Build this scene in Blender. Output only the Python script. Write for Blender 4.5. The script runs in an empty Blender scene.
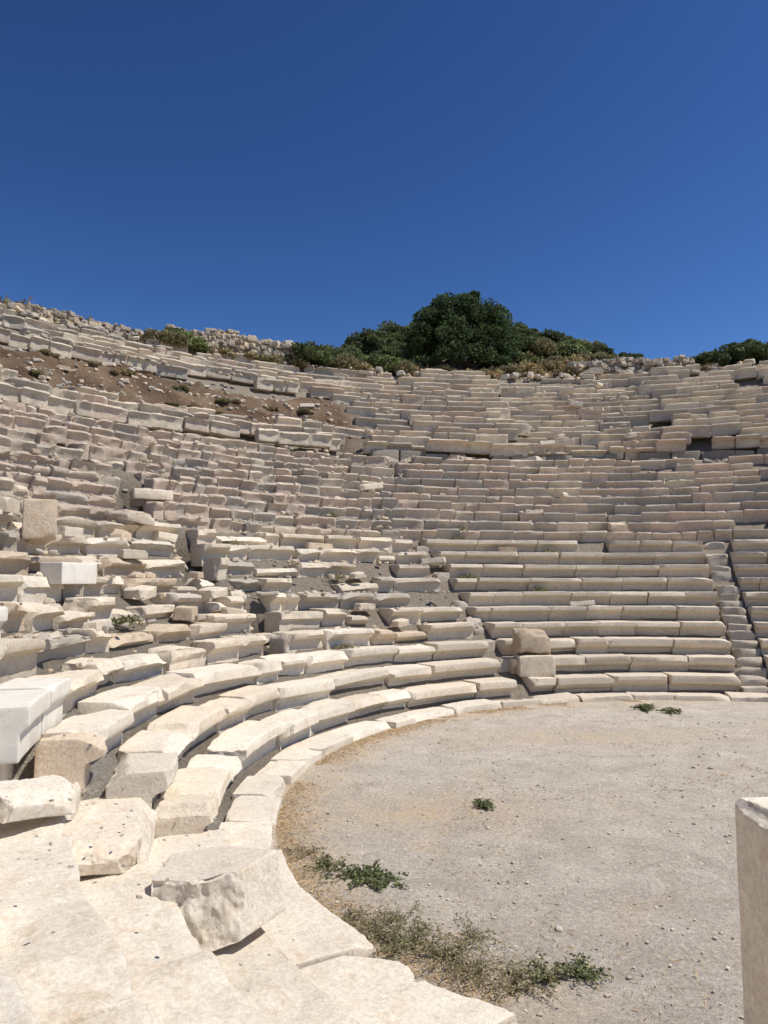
import bpy, math, random
import numpy as np
from mathutils import Vector, Matrix
rng = np.random.default_rng(11)
random.seed(5)
scene = bpy.context.scene
COL = scene.collection
CX, CY = 7.55, 11.1          # centre of the orchestra
CAM = np.array([0.0, 0.0, 3.2])
U = rng.uniform

# ------------------------------------------------------------ noise
def _h(ix, iy, iz, s):
    n = (ix*374761393 + iy*668265263 + iz*1274126177 + s*974711) & 0xFFFFFFFF
    n = ((n ^ (n >> 13))*1274126177) & 0xFFFFFFFF
    n = n ^ (n >> 16)
    return (n & 0xFFFF)/65535.0
def vnoise(P, s=0):
    P = np.asarray(P, dtype=np.float64)
    f = np.floor(P); t = P-f; t = t*t*(3-2*t)
    i = f.astype(np.int64); x, y, z = i[:, 0], i[:, 1], i[:, 2]
    r = 0
    for dx in (0, 1):
        wx = t[:, 0] if dx else 1-t[:, 0]
        for dy in (0, 1):
            wy = t[:, 1] if dy else 1-t[:, 1]
            for dz in (0, 1):
                wz = t[:, 2] if dz else 1-t[:, 2]
                r = r + wx*wy*wz*_h(x+dx, y+dy, z+dz, s)
    return r
def fbm(P, s=0, o=3):
    r = 0; a = .5; tot = 0
    P = np.asarray(P, dtype=np.float64)
    for k in range(o):
        r = r + a*vnoise(P*(2.03**k)+k*17.3, s+k*7); tot += a; a *= .5
    return r/tot*2-1
def f1(x, y, s, o=2): return float(fbm(np.array([[x, y, .5]]), s, o)[0])
def sst(a, b, x):
    t = np.clip((np.asarray(x, dtype=float)-a)/(b-a), 0, 1); return t*t*(3-2*t)

# ------------------------------------------------------------ mesh helpers
def make_obj(name, V, F, mats, tone=None, smooth=True, sharp=35, parent=None):
    V = np.asarray(V, dtype=np.float32); F = np.asarray(F, dtype=np.int32)
    k = F.shape[1]
    me = bpy.data.meshes.new(name)
    me.vertices.add(len(V)); me.vertices.foreach_set("co", V.ravel())
    me.loops.add(F.size); me.loops.foreach_set("vertex_index", F.ravel())
    me.polygons.add(len(F))
    me.polygons.foreach_set("loop_start", np.arange(0, F.size, k, dtype=np.int32))
    me.polygons.foreach_set("loop_total", np.full(len(F), k, dtype=np.int32))
    me.update(calc_edges=True)
    if tone is not None:
        a = me.attributes.new("tone", 'FLOAT_COLOR', 'POINT')
        c = np.ones((len(V), 4), dtype=np.float32); c[:, :3] = tone
        a.data.foreach_set("color", c.ravel())
    if smooth:
        me.polygons.foreach_set("use_smooth", np.ones(len(F), dtype=bool))
        if sharp: me.set_sharp_from_angle(angle=math.radians(sharp))
    for m in mats: me.materials.append(m)
    me.validate()
    ob = bpy.data.objects.new(name, me); COL.objects.link(ob)
    if parent: ob.parent = parent
    return ob
class Acc:
    def __init__(s): s.V = []; s.F = []; s.T = []; s.n = 0
    def add(s, V, F, tone=(1, 1, 1)):
        s.V.append(V); s.F.append(F+s.n); s.n += len(V)
        t = np.empty((len(V), 3)); t[:] = tone; s.T.append(t)
    def obj(s, name, mats, **k):
        return make_obj(name, np.vstack(s.V), np.vstack(s.F), mats, tone=np.vstack(s.T), **k)
_tc = {}
def template(nx, ny, nz):
    key = (nx, ny, nz)
    if key in _tc: return _tc[key]
    g = -np.ones((nx+1, ny+1, nz+1), dtype=np.int64)
    m = np.zeros_like(g, dtype=bool)
    m[0] = m[-1] = True; m[:, 0] = m[:, -1] = True; m[:, :, 0] = m[:, :, -1] = True
    I = np.argwhere(m); g[m] = np.arange(len(I))
    F = []
    def q(A, B, C, D): F.append(np.stack([A.ravel(), B.ravel(), C.ravel(), D.ravel()], 1))
    a = g[0]; q(a[:-1, :-1], a[:-1, 1:], a[1:, 1:], a[1:, :-1])
    a = g[-1]; q(a[:-1, :-1], a[1:, :-1], a[1:, 1:], a[:-1, 1:])
    a = g[:, 0]; q(a[:-1, :-1], a[1:, :-1], a[1:, 1:], a[:-1, 1:])
    a = g[:, -1]; q(a[:-1, :-1], a[:-1, 1:], a[1:, 1:], a[1:, :-1])
    a = g[:, :, 0]; q(a[:-1, :-1], a[:-1, 1:], a[1:, 1:], a[1:, :-1])
    a = g[:, :, -1]; q(a[:-1, :-1], a[1:, :-1], a[1:, 1:], a[:-1, 1:])
    _tc[key] = (I, np.vstack(F)); return _tc[key]
def axis(L, r, seg):
    h = L/2
    n = max(1, int(round((L-2*r)/seg)))
    return np.concatenate([[-h, -h+.35*r], np.linspace(-h+r, h-r, n+1), [h-.35*r, h]])
def stone(L, D, T, r=.03, seg=.12, chips=4, cd=.12, amp=.012, lip=0.0, freq=4.0, ls=(.66, .48), facet=0.0, cuts=()):
    """weathered dressed block centred on the origin"""
    H = np.array([L, D, T])/2
    r = min(r, .45*min(L, D, T))
    ax = [axis(v, r, seg) for v in (L, D, T)]
    I, F = template(*[len(a)-1 for a in ax])
    P = np.stack([ax[k][I[:, k]] for k in range(3)], 1)
    q = np.clip(P, -(H-r), H-r); d = P-q; n = np.linalg.norm(d, axis=1, keepdims=True)+1e-9
    N = d/n; P = q+N*r
    if lip:
        s = (P[:, 2]+H[2])/T; fr = np.clip(-P[:, 1]/H[1], 0, 1)
        P[:, 1] += lip*sst(ls[0], ls[1], s)*fr**2
    planes = []
    for (nn, o) in cuts:
        nn = np.array(nn, dtype=float); nn /= np.linalg.norm(nn); planes.append((nn, o))
    for c in range(chips):
        w = rng.random(3)**1.3+.05
        if rng.random() < .6: w[rng.integers(3)] *= .15
        nn = w*rng.choice([-1, 1], 3)
        if rng.random() < .6: nn[2] = abs(nn[2])
        if rng.random() < .5: nn[1] = -abs(nn[1])
        nn /= np.linalg.norm(nn)
        o = (np.abs(nn)*H).sum()-r*.4-cd*rng.random()*(1.0-abs(nn).max()*.55)
        planes.append((nn, max(o, 0.2*T)))
    for nn, o in planes:
        e = P@nn-o
        if facet: e = e+facet*fbm(P*7, int(rng.integers(1e4)), 3)*(e > -facet)
        P = P-np.maximum(e, 0)[:, None]*nn
    if amp:
        sd = int(rng.integers(1e5))
        P = P+N*(amp*fbm(P*freq+sd % 97, sd, 3))[:, None]
    return P, F
def rot(P, yaw=0, pitch=0, roll=0):
    M = np.array((Matrix.Rotation(yaw, 3, 'Z') @ Matrix.Rotation(pitch, 3, 'X') @ Matrix.Rotation(roll, 3, 'Y')))
    return P@M.T
def to_arc(P, R, phi, top, D, T, warp=None):
    rr = R+D/2+P[:, 1]; a = phi-P[:, 0]/R
    if warp is not None: rr = rr-warp(np.degrees(a))*np.clip(.5-P[:, 1]/D, 0, 1)
    return np.stack([CX+rr*np.cos(a), CY+rr*np.sin(a), top-T/2+P[:, 2]], 1)
def pol(R, deg):
    return CX+R*math.cos(math.radians(deg)), CY+R*math.sin(math.radians(deg))
def bearing(deg, R):
    """where a survey bearing from the viewing spot meets the circle of radius R"""
    dx, dy = math.sin(math.radians(deg)), math.cos(math.radians(deg))
    b = dx*CX+dy*CY; c = CX*CX+CY*CY-R*R
    t = b+math.sqrt(max(b*b-c, 0)); return dx*t, dy*t

# ------------------------------------------------------------ materials
def newmat(name):
    m = bpy.data.materials.new(name); m.use_nodes = True
    nt = m.node_tree; b = nt.nodes["Principled BSDF"]
    b.inputs["Roughness"].default_value = .9
    b.inputs["Specular IOR Level"].default_value = .2
    return m, nt, b
def N(nt, t, **k):
    n = nt.nodes.new(t)
    for a, v in k.items(): setattr(n, a, v)
    return n
def noise(nt, vec, scale, detail=5, rough=.6, dist=0):
    n = N(nt, "ShaderNodeTexNoise"); n.inputs["Scale"].default_value = scale
    n.inputs["Detail"].default_value = detail; n.inputs["Roughness"].default_value = rough
    n.inputs["Distortion"].default_value = dist
    nt.links.new(vec, n.inputs["Vector"]); return n.outputs["Fac"]
def mapr(nt, x, a, b, c=0., d=1.):
    n = N(nt, "ShaderNodeMapRange"); n.inputs[1].default_value = a; n.inputs[2].default_value = b
    n.inputs[3].default_value = c; n.inputs[4].default_value = d; nt.links.new(x, n.inputs[0]); return n.outputs[0]
def mix(nt, f, a, b, mode='MIX'):
    n = N(nt, "ShaderNodeMix", data_type='RGBA', blend_type=mode)
    for s, v in ((0, f), (6, a), (7, b)):
        if isinstance(v, (int, float)): n.inputs[s].default_value = v
        elif isinstance(v, tuple): n.inputs[s].default_value = (*v, 1)
        else: nt.links.new(v, n.inputs[s])
    return n.outputs[2]
def math2(nt, op, a, b):
    n = N(nt, "ShaderNodeMath", operation=op)
    for s, v in ((0, a), (1, b)):
        if isinstance(v, (int, float)): n.inputs[s].default_value = v
        else: nt.links.new(v, n.inputs[s])
    return n.outputs[0]
def bump(nt, b, h, strength, dist):
    n = N(nt, "ShaderNodeBump"); n.inputs["Strength"].default_value = strength
    n.inputs["Distance"].default_value = dist; nt.links.new(h, n.inputs["Height"])
    nt.links.new(n.outputs[0], b.inputs["Normal"])
def stone_material(name, weather=.6, bs=.6, stain=.5, grey=(.25, .225, .20), pit=.8, bd=.05):
    m, nt, b = newmat(name)
    tc = N(nt, "ShaderNodeTexCoord").outputs["Object"]
    at = N(nt, "ShaderNodeAttribute", attribute_name="tone").outputs["Color"]
    big = noise(nt, tc, 1.1, 5, .65, .4); mid = noise(nt, tc, 4.3, 7, .72, .5); fine = noise(nt, tc, 26, 7, .78)
    c = mix(nt, mapr(nt, big, .46, .66, 0, weather), at, grey, 'MIX')
    c = mix(nt, mapr(nt, mid, .52, .70, 0, stain), c, (.72, .54, .37), 'MULTIPLY')
    c = mix(nt, mapr(nt, mid, .46, .30, 0, stain*.8), c, (.64, .61, .58), 'MULTIPLY')
    c = mix(nt, 1.0, c, mix(nt, mapr(nt, fine, .3, .7), (.74, .72, .70), (1.2, 1.19, 1.17)), 'MULTIPLY')
    pits = mapr(nt, fine, .345, .27, 0, pit)
    c = mix(nt, pits, c, (.14, .115, .09))
    nt.links.new(c, b.inputs["Base Color"])
    hh = math2(nt, 'ADD', math2(nt, 'MULTIPLY', mid, 1.1), math2(nt, 'MULTIPLY', fine, .8))
    bump(nt, b, hh, bs, bd)
    return m
M_STONE = stone_material("weathered_limestone", .35, .6, .5, (.42, .375, .32))
M_SMOOTH = stone_material("worn_marble", .34, .45, .5, (.52, .46, .38))
M_FOOT = stone_material("worn_footing_stone", .6, .55, .5, (.60, .535, .435), .85, .05)
M_OLD = stone_material("lichened_limestone", .6, 1.0, .55, (.38, .33, .275))
def fresh_marble():
    m, nt, b = newmat("fresh_white_marble")
    tc = N(nt, "ShaderNodeTexCoord").outputs["Object"]
    a = noise(nt, tc, 2.2, 6, .6, 1.5); f = noise(nt, tc, 45, 5)
    c = mix(nt, mapr(nt, a, .42, .7, 0, .6), (.74, .695, .61), (.55, .51, .44))
    c = mix(nt, mapr(nt, f, .4, .75, 0, .35), c, (.52, .47, .39))
    nt.links.new(c, b.inputs["Base Color"]); b.inputs["Roughness"].default_value = .7
    bump(nt, b, f, .2, .01); return m
M_WHITE = fresh_marble()
def gravel_mat():
    m, nt, b = newmat("orchestra_gravel")
    tc = N(nt, "ShaderNodeTexCoord").outputs["Object"]
    at = N(nt, "ShaderNodeAttribute", attribute_name="tone").outputs["Color"]
    sp = N(nt, "ShaderNodeSeparateColor"); nt.links.new(at, sp.inputs[0])
    big = noise(nt, tc, .45, 7, .68, 1.6); med = noise(nt, tc, 1.5, 8, .78, .6); f = noise(nt, tc, 18, 7, .82); g = noise(nt, tc, 75, 5, .8)
    c = mix(nt, mapr(nt, med, .38, .62), (.55, .485, .40), (.74, .665, .56))
    och = math2(nt, 'ADD', mapr(nt, big, .56, .68, 0, .3), math2(nt, 'MULTIPLY', sp.outputs[0], mapr(nt, med, .36, .60, 0, .85)))
    c = mix(nt, och, c, (.68, .49, .29))
    c = mix(nt, 1., c, mix(nt, mapr(nt, f, .32, .68), (.60, .59, .58), (1.22, 1.22, 1.22)), 'MULTIPLY')
    c = mix(nt, 1., c, mix(nt, mapr(nt, g, .36, .64), (.58, .57, .56), (1.25, 1.24, 1.23)), 'MULTIPLY')
    nt.links.new(c, b.inputs["Base Color"])
    bump(nt, b, math2(nt, 'ADD', math2(nt, 'ADD', f, math2(nt, 'MULTIPLY', med, 2.)), math2(nt, 'MULTIPLY', g, .6)), .9, .035); return m
M_GRAVEL = gravel_mat()
def soil_mat():
    m, nt, b = newmat("stony_soil")
    tc = N(nt, "ShaderNodeTexCoord").outputs["Object"]
    at = N(nt, "ShaderNodeAttribute", attribute_name="tone").outputs["Color"]
    med = noise(nt, tc, 2.4, 8, .75); f = noise(nt, tc, 14, 7, .8)
    c = mix(nt, mapr(nt, med, .54, .66, 0, .4), at, (.42, .36, .28))
    c = mix(nt, 1., c, mix(nt, mapr(nt, f, .3, .7), (.5, .5, .5), (1.35, 1.35, 1.35)), 'MULTIPLY')
    nt.links.new(c, b.inputs["Base Color"])
    bump(nt, b, math2(nt, 'ADD', med, f), 1., .18); return m
M_SOIL = soil_mat()
def leaf_mat(name, r=.75):
    m, nt, b = newmat(name)
    at = N(nt, "ShaderNodeAttribute", attribute_name="tone").outputs["Color"]
    nt.links.new(at, b.inputs["Base Color"]); b.inputs["Roughness"].default_value = r
    tr = N(nt, "ShaderNodeBsdfTranslucent"); nt.links.new(at, tr.inputs["Color"])
    ms = N(nt, "ShaderNodeMixShader"); ms.inputs[0].default_value = .28
    nt.links.new(b.outputs[0], ms.inputs[1]); nt.links.new(tr.outputs[0], ms.inputs[2])
    nt.links.new(ms.outputs[0], nt.nodes["Material Output"].inputs["Surface"]); return m
M_LEAF = leaf_mat("foliage")
def bark():
    m, nt, b = newmat("bark"); tc = N(nt, "ShaderNodeTexCoord").outputs["Object"]
    n = noise(nt, tc, 8, 6); nt.links.new(mix(nt, n, (.07, .05, .035), (.17, .13, .10)), b.inputs["Base Color"])
    bump(nt, b, n, .8, .04); return m
M_BARK = bark()

# ------------------------------------------------------------ theatre profile
K0 = 9.05      # kerb inner radius
ROWS = []      # (R, depth, riser, top)
R, H = K0+.64, .12
R00 = R
NL, NM = 10, 20
for i in range(NL): ROWS.append((R, .675, .45, H+.45)); R += .675; H += .45
R9 = R
for i in range(10): ROWS.append((R, .565, .392, H+.392)); R += .565; H += .392
DZ0, DZ1, DZH = R, R+1.1, H
R += 1.1; H += .6
for i in range(15): ROWS.append((R, .585, .405, H+.405)); R += .585; H += .405
RT, HT = R, H
KA, KB = NM+3, NM+9
C0, C1 = ROWS[KA][0], ROWS[KB][0]      # collapsed band
kR = [0, K0+.1, R00, R9, DZ0, DZ1, RT-.3, RT, RT+.6]
kH = [-.15, -.12, .0, 4.5, DZH-.16, DZH-.12, HT-.5, HT-.12, HT-.1]
MX, MY = bearing(6.8, 43)
def cutc(R): return 146+1.6*np.sin(R*2.3)
def cut2c(R): return 107+(np.asarray(R)-18)*.9+1.0*np.sin(R*3.1)
def collapse(R, ph, q=0): return sst(106, 113, ph)*sst(C0-.7+q, C0+.1+q, R)*(1-sst(C1-.7+q, C1-.2+q, R))
def terrain(x, y, mask=False):
    x = np.asarray(x, dtype=float); y = np.asarray(y, dtype=float)
    dx, dy = x-CX, y-CY; R = np.hypot(dx, dy); ph = np.degrees(np.arctan2(dy, dx)) % 360
    P = np.stack([x, y, x*0], 1)
    h = np.interp(R, kR, kH)
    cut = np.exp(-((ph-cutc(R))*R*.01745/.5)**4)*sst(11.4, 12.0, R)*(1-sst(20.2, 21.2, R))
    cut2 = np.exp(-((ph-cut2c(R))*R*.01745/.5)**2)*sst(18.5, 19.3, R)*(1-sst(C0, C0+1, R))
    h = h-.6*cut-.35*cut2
    near = sst(191.2, 193.8, ph)
    hn = np.interp(R, [0, K0+.1, R00, 12.5, 14.0, 30, 40], [-.15, -.12, -.10, 1.12, 1.4, 6, 8])
    h = h*(1-near)+hn*near
    col = collapse(R, ph, .5*fbm(P*.5, 61, 3))*(1-near)
    h = h+col*(.36+.38*fbm(P*.35, 3, 4)+.30*fbm(P*1.5, 9, 3))
    mess = sst(9.9, 11, R)*(1-near)
    h = h+mess*.05*fbm(P*2, 5, 2)
    hill = sst(RT+.3, 39, R)
    gm = np.exp(-(np.abs((x-MX)/12.)**2.2))*sst(RT+.2, 40.5, R)
    h = h+hill*(.5+.8*fbm(P*.12, 21, 3)+.4*fbm(P*.5, 23, 3)+.85*sst(105, 140, ph))+gm*4.0
    fall = sst(48, 170, R)
    h = h*(1-fall)+fall*(-1.5+1.2*fbm(P*.01, 4, 3))
    c = sst(22, 40, ph)*(1-sst(250, 266, ph))
    flat = -.06+.03*fbm(P*.8, 8, 3)
    h = h*c+flat*(1-c)
    return (h, np.maximum(col, .0), hill, P, ph, R, np.maximum(cut, cut2)) if mask else h
def ground_mesh():
    rad = np.concatenate([np.linspace(0, 9, 6), np.arange(9.2, 45, .22), np.geomspace(45.5, 1800, 46)])
    na = 960; a = np.linspace(0, 2*np.pi, na, endpoint=False)
    RR, AA = np.meshgrid(rad, a, indexing='ij')
    x = (CX+RR*np.cos(AA)).ravel(); y = (CY+RR*np.sin(AA)).ravel()
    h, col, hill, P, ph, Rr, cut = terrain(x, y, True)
    V = np.stack([x, y, h], 1)
    g = np.arange(len(rad)*na).reshape(len(rad), na); g2 = np.roll(g, -1, axis=1)
    F = np.stack([g[:-1].ravel(), g[1:].ravel(), g2[1:].ravel(), g2[:-1].ravel()], 1)
    t = np.array([.42, .355, .275])[None]*np.ones((len(x), 1))
    pl = (sst(180, 188, ph)*(1-sst(15, 18, Rr)))[:, None]
    t = t*(1-pl)+np.array([.60, .54, .45])*pl
    t = t*(1-.5*cut[:, None])  # soil darkened inside the cuts, painting in the shade of the hollow
    n = np.clip(fbm(P*.9, 41, 4)*.9+.5, 0, 1)[:, None]
    dark = np.array([.14, .082, .05])*(1-n)+np.array([.37, .25, .155])*n
    grass = np.array([.15, .14, .065])*(1-n)+np.array([.40, .31, .18])*n
    t = t*(1-col[:, None])+dark*col[:, None]
    t = t*(1-hill[:, None])+grass*hill[:, None]
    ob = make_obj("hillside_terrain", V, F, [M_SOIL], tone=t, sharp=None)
    ob["kind"] = "structure"; ob["label"] = "dry stony brown hillside under the ancient theatre"; ob["category"] = "terrain"
ground_mesh()
def floor_mesh():
    rad = np.concatenate([[0.001], np.arange(.15, K0+.2, .12)]); na = 420
    a = np.linspace(0, 2*np.pi, na, endpoint=False)
    RR, AA = np.meshgrid(rad, a, indexing='ij')
    x = (CX+RR*np.cos(AA)).ravel(); y = (CY+RR*np.sin(AA)).ravel()
    P = np.stack([x, y, x*0], 1)
    z = .018*fbm(P*.9, 2, 3)+.008*fbm(P*6, 6, 3)
    V = np.stack([x, y, z], 1)
    g = np.arange(len(rad)*na).reshape(len(rad), na); g2 = np.roll(g, -1, axis=1)
    F = np.stack([g[:-1].ravel(), g[1:].ravel(), g2[1:].ravel(), g2[:-1].ravel()], 1)
    dg = np.degrees(AA.ravel())
    rim = sst(K0-1.2, K0-.2, RR.ravel()+.45*sst(200, 222, dg))*sst(60, 110, dg)*(1-sst(225, 240, dg))*(.6+.6*fbm(P*.5, 77, 2))
    pat = np.clip(np.exp(-(((x-.6)/1.5)**2+((y-10.6)/.8)**2))+np.exp(-(((x-4.2)/2.6)**2+((y-15.6)/.7)**2))*.8, 0, 1)
    t = np.zeros((len(x), 3)); t[:, 0] = np.clip(rim*.9+pat*.8, 0, 1)
    ob = make_obj("orchestra_ground", V, F, [M_GRAVEL], tone=t, sharp=None)
    ob["kind"] = "structure"; ob["label"] = "flat pale gravel orchestra floor of the theatre"; ob["category"] = "ground"
floor_mesh()

theatre = bpy.data.objects.new("ancient_theatre", None); COL.objects.link(theatre)
theatre.location = (CX, CY, 0)
theatre["label"] = "ruined ancient stone theatre with curved rows of seats"; theatre["category"] = "amphitheatre"
def part(ob, label=None):
    ob.parent = theatre; ob.matrix_parent_inverse = Matrix.Translation((-CX, -CY, 0))
    if label: ob["label"] = label

def dist(x, y, z): return math.sqrt(x*x+y*y+(z-3.2)**2)
CREAM = np.array([.73, .64, .51]); PALE = np.array([.77, .70, .585]); GREY = np.array([.51, .46, .39])
PINK = np.array([.66, .545, .44]); BUFF = np.array([.67, .55, .41])
def tone(i, ph):
    k = rng.random()
    if i >= NL: k = min(.999, max(0, .5+.6*f1(ph*.25, i*.45, 91)+.28*rng.normal()))
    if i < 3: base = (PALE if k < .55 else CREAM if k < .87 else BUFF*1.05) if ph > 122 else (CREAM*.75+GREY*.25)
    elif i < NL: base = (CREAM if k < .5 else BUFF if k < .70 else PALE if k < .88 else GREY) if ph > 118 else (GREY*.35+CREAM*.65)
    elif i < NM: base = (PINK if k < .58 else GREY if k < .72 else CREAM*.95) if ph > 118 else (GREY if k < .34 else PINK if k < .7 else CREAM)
    else: base = (CREAM if k < .55 else GREY if k < .75 else PINK)
    return base*(U(.86, 1.07) if i < NL else U(.88, 1.06))
def aisles(i):
    if i < 3: return [74.4, 113]
    if i < NL: return [74.4, 113, 146]
    if i < 17: return [146]
    return []
WB = [50, 66, 76, 84, 92, 103, 115, 131, 150, 200]
WO = [(.0, 0), (.12, -.12), (-.10, .10), (-.20, .22), (.16, -.08), (-.06, .15), (.02, 0), (0, 0), (-.1, .1), (0, 0)]
def flush(acc, i):
    if acc.V:
        ob = acc.obj("seat_row", [M_SMOOTH if i < 3 else M_STONE if i < NL else M_OLD], sharp=30); part(ob, "curved row of weathered stone seats")
for i, (R, b, a, top) in enumerate(ROWS):
    acc = Acc(); accw = Acc()
    end = 194.3+U(-1.6, .8) if i < 3 else 196.5+U(-1, 1)
    ph = 50+U(0, 2)
    up = i >= NM
    rowtone = U(.95, 1.04)
    while True:
        L = U(.9, 2.0) if i < NL else (U(.5, 1.5) if ph < 112 else U(.35, 1.0))
        if up: L = U(.7, 2.2) if ph < 110 else U(.5, 1.5)
        if i < NL and ph > 112: L = U(.5, 1.8) if i > 2 else U(.7, 2.3)
        dph = math.degrees(L/R)
        if ph+dph > end:
            L = math.radians(end-ph)*R; dph = end-ph
            if L < .3: break
        skip = False
        for aa in aisles(i):                       # butt the bench up to the stairway
            wd = .40 if aa < 100 else .22 if aa < 140 else .42
            a2 = float(cutc(R))+U(-.7, .7) if aa > 140 else aa+(U(-.6, .6) if aa > 100 else 0); hw = math.degrees(wd/R)
            if ph < a2-hw < ph+dph or a2-hw <= ph < a2+hw:
                if a2-hw-ph > math.degrees(.3/R): dph = a2-hw-ph; L = math.radians(dph)*R
                else: ph = a2+hw; skip = True
                break
        if skip: flush(acc, i); acc = Acc(); continue
        pc = ph+dph/2; ph += dph
        x, y = pol(R, pc); d = dist(x, y, top)
        if i < 3: m = .26+.32*sst(118, 130, pc)
        elif i < NL: m = .20+.56*sst(110, 124, pc)+.12*sst(155, 175, pc)
        elif i < NM: m = .36+.36*sst(112, 135, pc)
        else: m = .5+.2*(pc > 110)
        if up and pc > 109+U(-1.5, 1.5) and KA <= i < KB: continue
        if NM <= i < KA and pc > 112 and rng.random() < (.08, .12, .22)[i-NM]: continue
        if i == KB and pc > 110.5 and rng.random() < .3: continue
        if 3 <= i < NL and rng.random() < .05*m: continue
        if NL <= i < NM and rng.random() < .015: continue
        if i >= 17 and f1(pc*.22, i*.33, 77) > .46: continue
        if i >= 16 and i < KA+2 and abs(pc-float(cut2c(R))) < 1.0 and rng.random() < .8: continue
        if i >= NM+12 and rng.random() < .14*(i-NM-11): continue
        white = (i == 5 and 179 < pc < 183) or (i == 4 and 178 < pc < 182.5) or (i == 3 and 187.5 < pc)
        seg = max(.022 if i < 3 else .028, min(.22, d*.0041))
        if white:
            P, F = stone(L-.02, b+.02, a+.12, r=.018, seg=seg, chips=4, cd=.08, amp=.006, lip=.09, facet=.015)
            P = rot(P, U(-.02, .02), U(-.015, .015), 0)
            accw.add(to_arc(P, R-.03, math.radians(pc), top+U(0, .03), b, a+.12), F, (1, 1, 1)); continue
        T = a+.15; D = b+.06
        lp = (.22 if i < NL else .13)*U(.75, 1.15)
        if i == NM and pc < 111: lp = .3
        ch = int(3+m*9) if i < NL else int(3+5*m)
        cd = .10+.30*m if i < NL else .10+.14*m
        gap = U(.006, .02)+.05*m*rng.random() if i < NL else U(-.05, .025)
        P, F = stone(L-gap, D, T, r=.012 if i < NL else .03+.05*m, seg=seg, chips=ch, cd=cd,
                     amp=(.008+.012*m) if i < NL else .03+.03*m, lip=lp, freq=3.5 if i < NL else 2.8, ls=(.80, .60) if i > 2 else (U(.62, .78), .5), facet=.015+.035*m)
        jt = .030*m if i < NL else .030*m
        P = rot(P, rng.normal(0, jt*1.5), rng.normal(0, jt), rng.normal(0, jt*.9))
        dz = rng.normal(0, .045*m)
        if 3 <= i < NL and m > .6 and rng.random() < .12: dz -= U(.1, .2)
        dr = 0
        if up:
            wi = sum(pc > q for q in WB)-1; dz += WO[wi][0]; dr = WO[wi][1]
            if f1(pc*.35, i*.6, 55) > .25: dz += U(-.18, .05)
        elif i >= NL: dz += .16*f1(pc*.10, i*.4, 12); dr = .12*f1(pc*.16, i*.4, 19)
        elif i < 3: dr = .10*f1(pc*.22, i*3, 13); dz += .04*f1(pc*.3, i+5, 14)
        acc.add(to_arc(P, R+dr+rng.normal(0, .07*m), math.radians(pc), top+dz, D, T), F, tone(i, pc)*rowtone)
    flush(acc, i)
    if accw.V:
        ob = accw.obj("marble_seat", [M_WHITE]); part(ob, "new white marble replacement seats")

# kerb ring round the orchestra
def kwarp(deg): return .45*sst(200, 222, deg)
acc = Acc(); ph = 50.
while ph < 243:
    L = U(.7, 1.6); dph = math.degrees(L/9.05); pc = ph+dph/2; ph += dph
    x, y = pol(9.3, pc); seg = max(.022, dist(x, y, 0)*.0044)
    P, F = stone(L-.018, .66, .34, r=.012, seg=seg, chips=9, cd=.18, amp=.016, facet=.035)
    P = rot(P, rng.normal(0, .018), rng.normal(0, .016), rng.normal(0, .014))
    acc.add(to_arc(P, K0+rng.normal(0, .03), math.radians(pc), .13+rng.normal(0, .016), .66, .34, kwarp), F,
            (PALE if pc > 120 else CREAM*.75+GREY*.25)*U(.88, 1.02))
part(acc.obj("kerb", [M_SMOOTH]), "low ring of flat pale kerb slabs")

# bare footing courses where seats are missing
FT = [.28, .62, 1.0, 1.36, 1.60, 1.72]
for i in range(6):
    acc = Acc(); Rf = R00+.01+.74*i; ph = 192.0+U(-.6, .6)
    while ph < 250:
        L = U(.9, 1.6) if ph < 198 else U(1.8, 3.6)
        dph = math.degrees(L/Rf); pc = ph+dph/2; ph += dph
        x, y = pol(Rf, pc); d = dist(x, y, FT[i]); seg = max(.02, d*.005)
        T = .8; D = 1.14
        br = 1 if pc < 200 else 0
        P, F = stone(L+.04*(1-br), D, T, r=.03, seg=seg, chips=6+3*br, cd=.14+.12*br, amp=.055-.025*br, freq=2.2, facet=.045+.01*br)
        P = rot(P, rng.normal(0, .018+.04*br), rng.normal(.01, .02+.03*br), rng.normal(0, .010+.03*br))
        acc.add(to_arc(P, Rf+rng.normal(0, .05), math.radians(pc), FT[i]+.05*br+rng.normal(0, .018+.03*br), D, T), F, PALE*U(.93, 1.02))
    part(acc.obj("footing_course", [M_FOOT]), "bare worn pale foundation slabs")

# retaining course of the gangway
acc = Acc(); ph = 50.
while ph < 110:
    L = U(.6, 1.5); Rw = DZ1+.22; dph = math.degrees(L/Rw); pc = ph+dph/2; ph += dph
    if rng.random() < .06: continue
    P, F = stone(L-.02, .5, .75, r=.05, seg=.22, chips=5, cd=.2, amp=.03)
    acc.add(to_arc(rot(P, U(-.05, .05), U(-.03, .03), 0), Rw, math.radians(pc), DZH+.55+U(-.06, .04), .5, .75), F, GREY*U(.5, .8))  # grey turned down to paint recess shade under the overhanging row
part(acc.obj("retaining_wall", [M_OLD]), "low retaining wall with painted-in shade behind the gangway")

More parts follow.
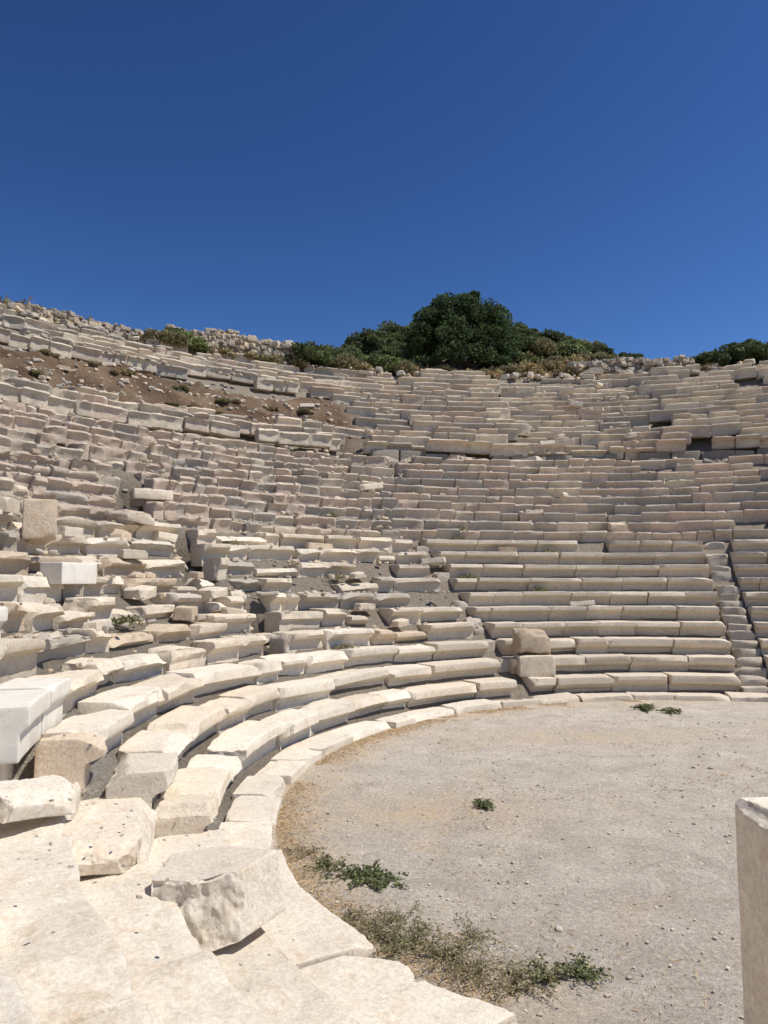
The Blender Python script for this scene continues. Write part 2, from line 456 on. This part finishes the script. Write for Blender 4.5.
# stairways
for k, ad in enumerate((74.4, 113)):
    acc = Acc(); broken = ad > 100
    for i, (R, b, a, top) in enumerate(ROWS[:NL]):
        for s in (0, 1):
            if broken and rng.random() < .45: continue
            if rng.random() < .08: continue
            Rr = R+s*b/2; tp = top-a/2 if s == 0 else top-.01
            P, F = stone(.78*U(.85, 1) if not broken else U(.4, .6), b/2+.05, a/2+.2, r=.02, seg=.08, chips=8, cd=.22, amp=.03, facet=.03)
            acc.add(to_arc(rot(P, U(-.09, .09)*(1+broken), U(-.04, .04), U(-.05, .05)), Rr+U(-.04, .04), math.radians(ad+U(-.2, .2)), tp-.015+U(-.05, .015), b/2+.05, a/2+.2), F,
                    (GREY*.7+CREAM*.3)*U(.72, 1.0))
    if acc.V: part(acc.obj("stairway", [M_STONE]), "narrow worn stone stairway between seat wedges")

# ------------------------------------------------------------ loose blocks
GRP = "fallen stone blocks on the theatre seats"
def free_block(x, y, zb, L, D, T, yaw=0, pitch=0, roll=0, tn=CREAM, chips=8, cd=.2, r=.03, amp=.02, mat=None,
               name="fallen_stone_block", label="fallen weathered stone block lying on the seats", cat="stone block", seg=None, grp=GRP, lip=0, facet=.02, freq=4, cuts=()):
    d = dist(x, y, zb)
    seg = seg or max(.03, d*.0045)
    P, F = stone(L, D, T, r=r, seg=seg, chips=chips, cd=cd, amp=amp, lip=lip, facet=facet, freq=freq, cuts=cuts)
    P = rot(P, 0, pitch, roll); P[:, 2] -= P[:, 2].min()
    ob = make_obj(name, P, F, [mat or M_STONE], tone=np.array(tn), sharp=28)
    ob.location = (x, y, zb); ob.rotation_euler[2] = yaw
    ob["label"] = label; ob["category"] = cat
    if grp: ob["group"] = grp
    return ob
def tread_top(R):
    for (r0, b, a, t) in ROWS:
        if r0 <= R < r0+b: return t
    return None
protos = []
for k in range(16):
    P, F = stone(U(.5, 1.3), U(.35, .65), U(.25, .42), r=.012, seg=.06, chips=8, cd=.25, amp=.015, facet=.03)
    P = rot(P, 0, U(-.2, .2), U(-.2, .2)); P[:, 2] -= P[:, 2].min()+.04
    ob = make_obj("fallen_stone_block", P, F, [M_STONE], tone=(CREAM, BUFF, PALE)[k % 3]*U(.85, 1.05), sharp=28)
    protos.append(ob)
def scatter(n, r0, r1, p0, p1, sc=(.6, 1.1), onterr=False, lab="fallen weathered stone block lying on the seats", align=False):
    for _ in range(n):
        Rr = U(r0, r1); pp = U(p0, p1)
        x, y = pol(Rr, pp)
        t = tread_top(Rr)
        if onterr or t is None or (abs(pp-146) < 3.5 and Rr < 19): z = float(terrain([x], [y])[0])-.03
        else: z = t-.02
        src = protos[rng.integers(len(protos))]
        ob = src.copy(); COL.objects.link(ob)
        s = U(*sc); ob.scale = (s, s, s*U(.7, 1.0)); ob.location = (x, y, z)
        ob.rotation_euler[2] = math.radians(pp+90)+rng.normal(0, .35) if align else U(0, 6.28)
        ob["label"] = lab; ob["category"] = "stone block"; ob["group"] = GRP
scatter(26, 12.6, 16.3, 124, 180, (.45, .9), align=True)
scatter(6, 12.2, 16.3, 95, 128, (.45, .7), align=True)
scatter(8, 12, 19, 144.5, 147.5, (.35, .6))
scatter(6, 16.7, 21, 90, 165, (.45, .75))
scatter(22, DZ0+.1, DZ1-.1, 70, 110, (.6, 1.1), True, "fallen stone block lying on the gangway")
scatter(8, DZ0+.1, DZ1-.1, 110, 158, (.4, .7), True, "fallen stone block lying on the gangway")
scatter(26, C0-.1, C1-.3, 112, 160, (.3, .7), True, "fallen stone block half buried in brown earth")
scatter(30, DZ1, RT-.3, 68, 106, (.5, 1.0), align=True)
scatter(50, RT-.1, RT+3, 72, 150, (.5, 1.1), True, "loose stone block on the hill crest")
for p in protos: bpy.data.objects.remove(p)

# particular blocks
free_block(-1.52, 6.5, .20, 1.02, .84, .50, yaw=math.radians(-32), pitch=math.radians(4), roll=math.radians(-8), tn=PALE*.92,
           chips=5, cd=.16, r=.01, amp=.008, facet=.05, seg=.015, mat=M_SMOOTH, label="large broken pale seat block fallen on bare footing slabs", grp=None,
           cuts=[((.75, -.75, .12), .41), ((-.8, -.55, .2), .40), ((-.5, .8, .1), .46), ((.1, -.9, .3), .39)])
free_block(-2.70, 6.95, .60, .95, .66, .22, yaw=.5, pitch=.14, roll=.12, tn=CREAM*.96, chips=7, cd=.2, r=.01, amp=.010, seg=.018, facet=.045, mat=M_SMOOTH,
           label="tilted brownish broken slab beside the seat end", grp=None, cuts=[((.7, -.7, .1), .40), ((-.8, -.4, .2), .40)])
free_block(-1.85, 7.5, .26, .5, .42, .2, yaw=.2, pitch=.1, tn=PALE*.9, chips=8, cd=.2, r=.012, seg=.022, facet=.04, mat=M_SMOOTH,
           label="flat cracked slab lying below the seat end", grp=None)
free_block(-3.25, 7.0, 1.02, .75, .5, .22, yaw=.9, pitch=.12, roll=.1, tn=PALE*.95, chips=9, cd=.24, r=.012, seg=.02, facet=.05, mat=M_SMOOTH,
           label="pale broken slab resting on the stepped footing", grp=None)
x, y = bearing(11.3, 10.4)
free_block(x, y, .55, 1.0, .7, .56, yaw=.1, tn=CREAM*.95, chips=5, cd=.12, r=.02, label="squared stone block stacked beside the stairway", grp="stacked stone blocks")
free_block(x-.03, y+.02, 1.10, .95, .55, .74, yaw=.25, tn=BUFF*.68, chips=7, cd=.30, r=.012, facet=.07, label="rough hollowed stone block resting on another block", grp="stacked stone blocks",
           cuts=[((.2, -.8, .6), .30), ((.9, 0, .4), .46), ((-.5, -.3, .85), .42)])
x, y = bearing(-25, 15.0)
free_block(x, y, 4.0, .62, .5, .80, yaw=.4, tn=BUFF, chips=5, cd=.12, label="upright squared stone block standing on the seats", grp=None)
x, y = bearing(-23.0, 13.75)
free_block(x, y, 3.12, .90, .52, .40, yaw=math.radians(70), tn=(1, 1, 1), chips=2, cd=.06, r=.015, amp=.004, mat=M_WHITE, facet=.01, label="crisp new white marble seat block on the broken rows", grp=None)
x, y = bearing(-17.5, 17.6)
free_block(x, y, 5.5, 1.1, .45, .3, yaw=.5, tn=CREAM*1.05, chips=5, cd=.15, label="long pale stone block lying across the seats", grp=None)
x, y = bearing(17.6, 16.8)
free_block(x, y, 4.8, .75, .5, .5, yaw=.1, pitch=.2, tn=BUFF, chips=9, cd=.3, label="rough upright stone block above the seats", grp=None)
# marble post
free_block(2.20, 4.0, .05, .50, .46, 1.95, yaw=math.radians(4), tn=PALE*1.12, chips=0, r=.008, amp=.006, mat=M_SMOOTH, seg=.013, facet=.03, freq=3,
           cuts=[((.35, -.5, 1.0), .96), ((-.9, -.2, .9), .80), ((-.7, -.7, .25), .47)],
           name="marble_post", label="upright pale marble post with worn slanted top", cat="stone post", grp=None)

# ------------------------------------------------------------ rubble walls on the crest
def rubble_wall(b0, b1, R, h, n, lab, th=.35):
    acc = Acc()
    for _ in range(n):
        t = rng.random(); x, y = bearing(b0+(b1-b0)*t, R+U(-th, th))
        z0 = float(terrain([x], [y])[0])
        prof = h*(.72+.2*math.sin(math.pi*t)+.08*math.sin(t*13+b0)+.05*math.sin(t*43))
        z = z0+max(.1, prof)*rng.random()
        s = U(.16, .44)
        P, F = stone(s*U(.9, 1.7), s, s*U(.45, .75), r=.03, seg=.4, chips=5, cd=.15, amp=.02)
        P = rot(P, U(0, 6.28), U(-.2, .2), U(-.2, .2))
        acc.add(P+np.array([x, y, z]), F, (GREY if rng.random() < .6 else BUFF)*U(.6, 1.05))
    ob = acc.obj("rubble_wall", [M_OLD]); ob["label"] = lab; ob["category"] = "stone wall"; ob["group"] = "rubble walls on the crest"
rubble_wall(-16.5, -6.8, 32.4, 1.5, 1700, "ruined drystone rubble wall on the hill crest")
rubble_wall(-27.5, -18, 33.0, .9, 520, "low tumbled rubble wall above the top seats")
rubble_wall(14.5, 23.0, 33.8, 1.2, 1100, "collapsed rubble wall above the upper seats", .9)
rubble_wall(6.5, 12, 33.4, .6, 260, "low scatter wall of rubble under the tree", .7)

# small rubble (uncountable)
acc = Acc()
def sprinkle(acc, n, r0, r1, p0, p1, s0, s1, tn=None):
    for _ in range(n):
        Rr = U(r0, r1); pp = U(p0, p1); x, y = pol(Rr, pp); t = tread_top(Rr); tz = float(terrain([x], [y])[0])
        col = (pp > 111 and C0-.3 < Rr < C1) or (abs(pp-146) < 3 and Rr < 20)
        z = tz if (col or t is None) else t
        s = s0+(s1-s0)*rng.random()**2.2
        P, F = stone(s*U(1, 1.6), s, s*U(.5, .9), r=s*.2, seg=1, chips=3, cd=s*.4, amp=0)
        P = rot(P, U(0, 6.28), U(-.4, .4), U(-.4, .4))
        acc.add(P+np.array([x, y, z+s*.12]), F, (tn if tn is not None else (CREAM, GREY, BUFF)[rng.integers(3)])*U(.65, 1.05))
sprinkle(acc, 420, 12, 17, 112, 185, .04, .16)
sprinkle(acc, 100, 12, 20, 144, 148, .05, .2)
sprinkle(acc, 450, 17, 22, 112, 168, .04, .18)
sprinkle(acc, 150, 17, 22, 75, 112, .04, .14)
sprinkle(acc, 900, C0-.4, C1+.3, 111, 165, .05, .24)
sprinkle(acc, 600, DZ0, DZ1, 66, 165, .05, .3)
sprinkle(acc, 200, DZ1, RT, 66, 111, .05, .2)
sprinkle(acc, 1500, RT-.2, 37, 66, 150, .08, .42)
sprinkle(acc, 90, 9.75, 12.0, 193, 215, .008, .03, PALE*.9)
ob = acc.obj("loose_rubble", [M_STONE]); ob["kind"] = "stuff"; ob["label"] = "small broken stones scattered over the theatre seats"; ob["category"] = "rubble"
# gravel
acc = Acc()
for _ in range(4200):
    x = U(-1.6, 9); y = 5+13*rng.random()**1.3
    Rr = math.hypot(x-CX, y-CY)
    if Rr > 9.0: continue
    s = .008+.028*rng.random()**4
    if rng.random() < .004: s = U(.04, .08)
    P, F = stone(s*U(1, 1.5), s, s*.6, r=s*.25, seg=1, chips=2, cd=s*.4, amp=0)
    acc.add(rot(P, U(0, 6.28), U(-.3, .3), 0)+np.array([x, y, .005+s*.12]), F, (GREY, PALE, CREAM)[rng.integers(3)]*U(.7, 1.0))
ob = acc.obj("gravel", [M_SMOOTH]); ob["kind"] = "stuff"; ob["label"] = "small grey pebbles scattered on the orchestra floor"; ob["category"] = "gravel"

# ------------------------------------------------------------ vegetation
def leaf_quads(C, size, asp=1.6, flat=0.0):
    n = len(C); a = rng.normal(size=(n, 3)); a[:, 2] *= (1-flat)
    a /= np.linalg.norm(a, axis=1, keepdims=True)+1e-9
    b = rng.normal(size=(n, 3)); b -= (b*a).sum(1, keepdims=True)*a; b /= np.linalg.norm(b, axis=1, keepdims=True)+1e-9
    s = (size*U(.6, 1.3, n))[:, None]
    V = np.stack([C-a*s*asp/2, C+b*s/2, C+a*s*asp/2, C-b*s/2], 1).reshape(-1, 3)
    F = np.arange(4*n).reshape(n, 4); return V, F
def tube(acc, pts, rad, k=6, tn=(1, 1, 1)):
    pts = np.array(pts, dtype=float); V = []
    for j, p in enumerate(pts):
        t = pts[min(j+1, len(pts)-1)]-pts[max(j-1, 0)]; t /= np.linalg.norm(t)+1e-9
        u = np.cross(t, [0.3, .9, .1]); u /= np.linalg.norm(u)+1e-9; w = np.cross(t, u)
        for q in range(k):
            an = 2*math.pi*q/k; V.append(p+rad[j]*(math.cos(an)*u+math.sin(an)*w))
    F = [[j*k+q, j*k+(q+1) % k, (j+1)*k+(q+1) % k, (j+1)*k+q] for j in range(len(pts)-1) for q in range(k)]
    acc.add(np.array(V), np.array(F), tn)
def crown_mesh(W, Dp, Hh, base, nclump, nleaf, leaf, col, cr, low=.25):
    acc = Acc(); cents = []
    for _ in range(nclump):
        v = rng.normal(size=3); v /= np.linalg.norm(v); v[2] = abs(v[2])*(1.0+low)-low
        rr = U(.55, 1.0)*(1+.14*math.sin(3*math.atan2(v[1], v[0])+W))
        c = np.array([v[0]*W/2*rr, v[1]*Dp/2*rr, base+Hh*.42+v[2]*Hh*.5*rr]); c[2] = max(c[2], base+.1)
        cents.append(c)
        k = int(nleaf/nclump*U(.6, 1.4)); r = cr*U(.6, 1.25)
        p = rng.normal(size=(k, 3)); p /= np.linalg.norm(p, axis=1, keepdims=True); p *= (r*U(.55, 1.08, k))[:, None]
        p[:, 2] *= .75
        V, F = leaf_quads(c+p, leaf)
        sh = U(.6, 1.45)
        tn = np.repeat(np.array(col)*sh*U(.75, 1.25, (k, 1))*(1+.10*rng.normal(size=(k, 3))), 4, axis=0)
        acc.add(V, F, np.clip(tn, .005, 1))
    return acc, cents
G1 = (.115, .14, .058); G2 = (.165, .19, .072); G3 = (.22, .195, .10); G4 = (.32, .25, .135)
def tree_obj(x, y, W, Dp, Hh, col, nclump, nleaf, leaf, cr, label, name="tree"):
    z = float(terrain([x], [y])[0])-.1
    e = bpy.data.objects.new(name, None); COL.objects.link(e); e.location = (x, y, z)
    e["label"] = label; e["category"] = "tree"
    acc, cents = crown_mesh(W, Dp, Hh, 0, nclump, nleaf, leaf, col, cr, .75)
    o = acc.obj("crown", [M_LEAF], smooth=False); o.parent = e
    tr = Acc(); tube(tr, [(0, 0, -.2), (.05, 0, Hh*.2), (-.05, .05, Hh*.45), (0, 0, Hh*.7)], [.22, .18, .13, .05], 8)
    for c in cents[::4]:
        tube(tr, [(0, 0, Hh*.15), c*np.array([.4, .4, .6]), c*.95], [.1, .06, .015], 5)
    o = tr.obj("trunk", [M_BARK]); o.parent = e
    return e
x, y = bearing(5.9, 34.6)
tree_obj(x, y, 7.4, 4.8, 6.0, (.066, .096, .038), 150, 33000, .13, .62, "broad dark green evergreen tree on the hill crest")
SH = []
for k, (col, W, Hh) in enumerate([(G1, 4.2, 1.6), (G2, 3.4, 1.2), (G1, 3.0, 1.4), (G3, 3.4, .9), (G4, 1.8, .7), (G2, 1.7, 1.2)]):
    acc, cents = crown_mesh(W, W*.8, Hh, 0, 38, 7000 if k < 4 else 2600, .12, col, .42)
    o = acc.obj("shrub", [M_LEAF], smooth=False); SH.append(o)
shr = [  # bearing, radius, kind, scale
 (-28, 34.0, 4, 1.2), (-26.4, 34.0, 4, 1.4), (-24, 34.5, 4, 1.2), (-20, 33.8, 4, 1.2), (-17.2, 32.0, 3, .8), (-15.9, 31.9, 5, 1.1), (-14.6, 31.9, 5, .8), (-14, 34.2, 4, 1.2),
 (-12.5, 31.9, 4, .8), (-10.6, 31.9, 4, .9), (-9, 31.9, 3, .6),
 (-11, 34.2, 4, 1.3), (-9, 34.5, 4, 1.2), (-22, 33.8, 4, 1.2), (-25.3, 33.6, 4, 1.0),
 (-6.0, 32.3, 0, .95), (-7.4, 32.6, 2, .6), (-4.0, 35.4, 0, .9), (-2.4, 37, 2, 1.1), (-1.0, 33.6, 1, 1.15), (-.2, 38, 0, 1.2), (1.2, 39, 0, 1.3), (1.2, 34.2, 1, .85),
 (2.8, 39.5, 0, 1.2), (3.0, 34.8, 2, .9), (9.2, 39.5, 0, 1.2), (10.4, 39.5, 1, 1.1), (11.2, 40, 0, 1.2), (12.4, 37.3, 3, 1.2), (10.0, 35.6, 3, 1.0), (13.8, 39, 1, 1.1),
 (14.8, 40, 3, 1.3), (16.8, 39, 2, .9), (18.4, 38.5, 2, .8), (17.6, 37.2, 4, 1.2), (20, 38.8, 3, 1.0), (21.5, 39, 4, 1.3), (24.0, 35.6, 0, .95), (25.2, 35.0, 0, 1.2), (26.5, 34.6, 2, 1.3),
 (27.8, 34.5, 0, 1.1), (-6.9, 32.0, 4, .8), (6.5, 32.7, 4, .9), (8, 32.8, 4, 1.1), (15.5, 33.4, 4, .9), (24, 33.4, 4, .9),
 (4.4, 40.5, 0, 1.2), (7.6, 40.5, 0, 1.2), (-3.0, 33.6, 3, 1.1), (-.2, 35.2, 2, .8), (1.9, 36.8, 1, 1.1), (9.6, 36.8, 2, 1.1), (11.5, 35.6, 1, .8), (13.2, 35.2, 3, 1.0),
 (3.0, 33.0, 4, 1.0), (11.8, 33.0, 4, 1.0), (13.9, 33.6, 4, 1.0), (-1.8, 32.4, 4, 1.0), (12.3, 40.5, 0, 1.2), (10.2, 37.6, 0, 1.1), (11.3, 37.0, 0, .9), (13.6, 37.2, 0, .9), (14.9, 37.6, 0, .8),
 (.3, 36.6, 0, 1.0), (15.8, 40, 0, 1.0), (10.0, 34.0, 4, 1.2), (14.4, 36.8, 5, 1.3), (2.0, 33.4, 3, .9), (18.0, 36.6, 3, .8), (20.6, 37.2, 4, 1.2),
 (4.3, 33.0, 3, .8), (16.2, 36.6, 3, 1.0), (9.4, 33.6, 3, .8), (22.4, 36, 3, .8), (-4.6, 34, 0, .8), (-3.6, 36, 0, 1.1), (-2.0, 35, 0, .9), (.6, 35.4, 0, .9), (2.2, 35.4, 0, .9),
 (16.0, 38.4, 0, .8), (-1.4, 38.6, 0, 1.2), (-3.4, 34.0, 4, 1.0), (11.2, 34.4, 4, 1.3), (12.8, 34.6, 4, 1.3), (14.6, 35.2, 4, 1.3)]
labs = ["dense dark green shrub on the hill crest", "bright green rounded shrub on the crest", "dark green upright shrub on the crest",
        "low olive scrub bush on the crest", "dry straw coloured brush on the crest", "small green shrub among the rubble"]
def put_shrub(x, y, k, s, lab):
    z = float(terrain([x], [y])[0])-.15*min(s, 1)
    o = SH[k].copy(); COL.objects.link(o); o.location = (x, y, z); o.scale = (s, s, s*U(.85, 1.1)); o.rotation_euler[2] = U(0, 6.28)
    o["label"] = lab; o["category"] = "shrub"; o["group"] = "shrubs on the hill crest"
for (bd, Rr, k, s) in shr:
    x, y = bearing(bd, Rr); put_shrub(x, y, k, s, labs[k])
for _ in range(22):
    x, y = pol(U(C0-.3, C1), U(114, 158)); put_shrub(x, y, (4, 4, 3)[rng.integers(3)], U(.2, .4), "small dry scrub plant on the brown earth bank")
for o in SH: bpy.data.objects.remove(o)

def weed(x, y, rad, nst, hgt, col, leaf, nl, label, z=0.0):
    acc = Acc()
    for _ in range(nst):
        an = U(0, 6.28); ln = rad*U(.35, 1.25); p = np.array([U(-.05, .05), U(-.05, .05), 0.])
        pts = [p.copy()]; d = an
        for j in range(5):
            d += rng.normal(0, .25); p = p+np.array([math.cos(d), math.sin(d), 0])*ln/5
            p[2] = hgt*math.sin((j+1)/5*2.4)*U(.4, 1.1)+.01; pts.append(p.copy())
        tube(acc, pts, [.003]*6, 3, (.34, .27, .16))
        pts = np.array(pts); t = rng.random(nl)*5; i0 = np.minimum(t.astype(int), 4); fr = (t-i0)[:, None]
        C = pts[i0]*(1-fr)+pts[i0+1]*fr+rng.normal(0, .018, (nl, 3)); C[:, 2] = np.maximum(C[:, 2], .008)
        V, F = leaf_quads(C, leaf, 1.9, .5)
        tn = np.repeat(np.array(col)*U(.6, 1.5, (nl, 1)), 4, axis=0); acc.add(V, F, tn)
    ob = acc.obj("weed_plant", [M_LEAF], smooth=False); ob.location = (x, y, z)
    ob["label"] = label; ob["category"] = "weed"; ob["group"] = "weeds on the orchestra floor"
GW = (.21, .21, .105); GD = (.155, .18, .08); GY = (.31, .27, .16)
weed(-.62, 8.6, .30, 14, .06, GW, .022, 28, "low green leafy weed growing beside the kerb")
weed(-.30, 8.3, .34, 18, .07, GD, .026, 32, "low green leafy weed growing beside the kerb")
weed(-.02, 8.15, .30, 16, .06, GD, .026, 32, "low green leafy weed growing beside the kerb")
weed(-.9, 9.0, .22, 10, .05, GY, .018, 26, "low green leafy weed growing beside the kerb")
weed(-.35, 7.2, .36, 22, .09, GY, .013, 42, "sprawling dry grey-green weed on gravel")
weed(-.1, 6.95, .42, 26, .10, GY, .013, 44, "sprawling dry grey-green weed on gravel")
weed(.2, 6.8, .46, 28, .11, GW, .014, 42, "sprawling dry grey-green weed on gravel")
weed(.5, 6.6, .46, 28, .10, GY, .014, 40, "sprawling dry grey-green weed on gravel")
weed(.75, 6.4, .42, 26, .08, GY, .013, 40, "sprawling dry grey-green weed on gravel")
weed(.75, 6.9, .36, 16, .07, GY, .013, 34, "sprawling dry grey-green weed on gravel")
weed(.15, 7.3, .36, 16, .06, GW, .012, 34, "sprawling dry grey-green weed on gravel")
weed(1.0, 6.1, .32, 18, .08, GY, .014, 34, "sprawling dry grey-green weed on gravel")
weed(1.3, 6.25, .30, 20, .09, GW, .017, 38, "small bushy green weed on gravel")
weed(1.6, 6.3, .26, 16, .07, GD, .018, 36, "small bushy green weed on gravel")
weed(1.42, 10.8, .15, 18, .07, GD, .024, 30, "small green tuft of weed on gravel")
weed(6.4, 18.6, .35, 18, .10, GD, .04, 26, "dark green weed tuft near the far kerb")
weed(6.9, 18.2, .25, 14, .08, GW, .04, 26, "dark green weed tuft near the far kerb")
# dry grass along the kerb and floor
C = []
for _ in range(22000):
    if rng.random() < .65:
        p = U(95, 236); Rr = K0-.03-.45*float(sst(200, 222, p))-abs(rng.normal(0, .26)); x, y = pol(Rr, p)
        if f1(x*.9, y*.9, 31) < -.15: continue
    else:
        x = U(-1, 6); y = U(5, 15)
        if math.hypot(x-CX, y-CY) > 8.9 or f1(x*.6, y*.6, 33, 3) < .14: continue
    C.append((x, y, .012))
C = np.array(C); acc = Acc()
V, F = leaf_quads(C+rng.normal(0, .006, C.shape), .009, 7., .75)
acc.add(V, F, np.repeat(np.array((.58, .42, .22))*U(.6, 1.25, (len(C), 1)), 4, axis=0))
ob = acc.obj("dry_grass", [M_LEAF], smooth=False); ob["kind"] = "stuff"; ob["label"] = "dry straw coloured grass litter on the gravel"; ob["category"] = "grass"
# tufts growing between the seats
for k in range(16):
    i = int(rng.integers(2, 15)); Rr, b, a, t = ROWS[i]; ph = U(95, 178); x, y = pol(Rr+b*.85, ph)
    acc = Acc(); n = 200
    p = rng.normal(0, 1, (n, 3))*np.array([.13, .13, .05]); p[:, 2] = abs(p[:, 2])
    V, F = leaf_quads(p, .05, 2.2); acc.add(V, F, np.repeat(np.array((GW, GY)[k % 2])*U(.6, 1.4, (n, 1)), 4, axis=0))
    ob = acc.obj("weed_tuft", [M_LEAF], smooth=False); ob.location = (x, y, t)
    ob["label"] = "small tuft of weeds growing between stone seats"; ob["category"] = "weed"; ob["group"] = "weed tufts between the seats"

# ------------------------------------------------------------ light
AZ, EL = math.radians(104), math.radians(59)
S = Vector((math.cos(EL)*math.sin(AZ), math.cos(EL)*math.cos(AZ), math.sin(EL)))
sun = bpy.data.lights.new("sun", 'SUN'); sun.energy = 5.0; sun.angle = math.radians(.5); sun.color = (1, .95, .865)
so = bpy.data.objects.new("sun", sun); COL.objects.link(so); so.rotation_euler = S.to_track_quat('Z', 'Y').to_euler()
w = bpy.data.worlds.new("World"); scene.world = w; w.use_nodes = True
nt = w.node_tree; bg = nt.nodes["Background"]
sky = nt.nodes.new("ShaderNodeTexSky"); sky.sky_type = 'NISHITA'; sky.sun_disc = False
sky.sun_elevation = EL; sky.sun_rotation = AZ; sky.air_density = 1.0; sky.dust_density = .3; sky.ozone_density = 3.5; sky.altitude = 300
hs = nt.nodes.new("ShaderNodeHueSaturation"); hs.inputs["Saturation"].default_value = 1.05
gm = nt.nodes.new("ShaderNodeGamma"); gm.inputs[1].default_value = 1.65
nt.links.new(sky.outputs[0], hs.inputs["Color"]); nt.links.new(hs.outputs[0], gm.inputs[0]); nt.links.new(gm.outputs[0], bg.inputs[0]); bg.inputs[1].default_value = .038

# ------------------------------------------------------------ camera
cd = bpy.data.cameras.new("camera"); cd.lens = 26; cd.sensor_width = 36; cd.clip_end = 5000; cd.clip_start = .05
co = bpy.data.objects.new("camera", cd); COL.objects.link(co)
co.location = CAM; co.rotation_euler = (math.radians(90+5.25), 0, 0)
scene.camera = co
scene.view_settings.view_transform = 'Standard'; scene.view_settings.look = 'None'; scene.view_settings.exposure = 0
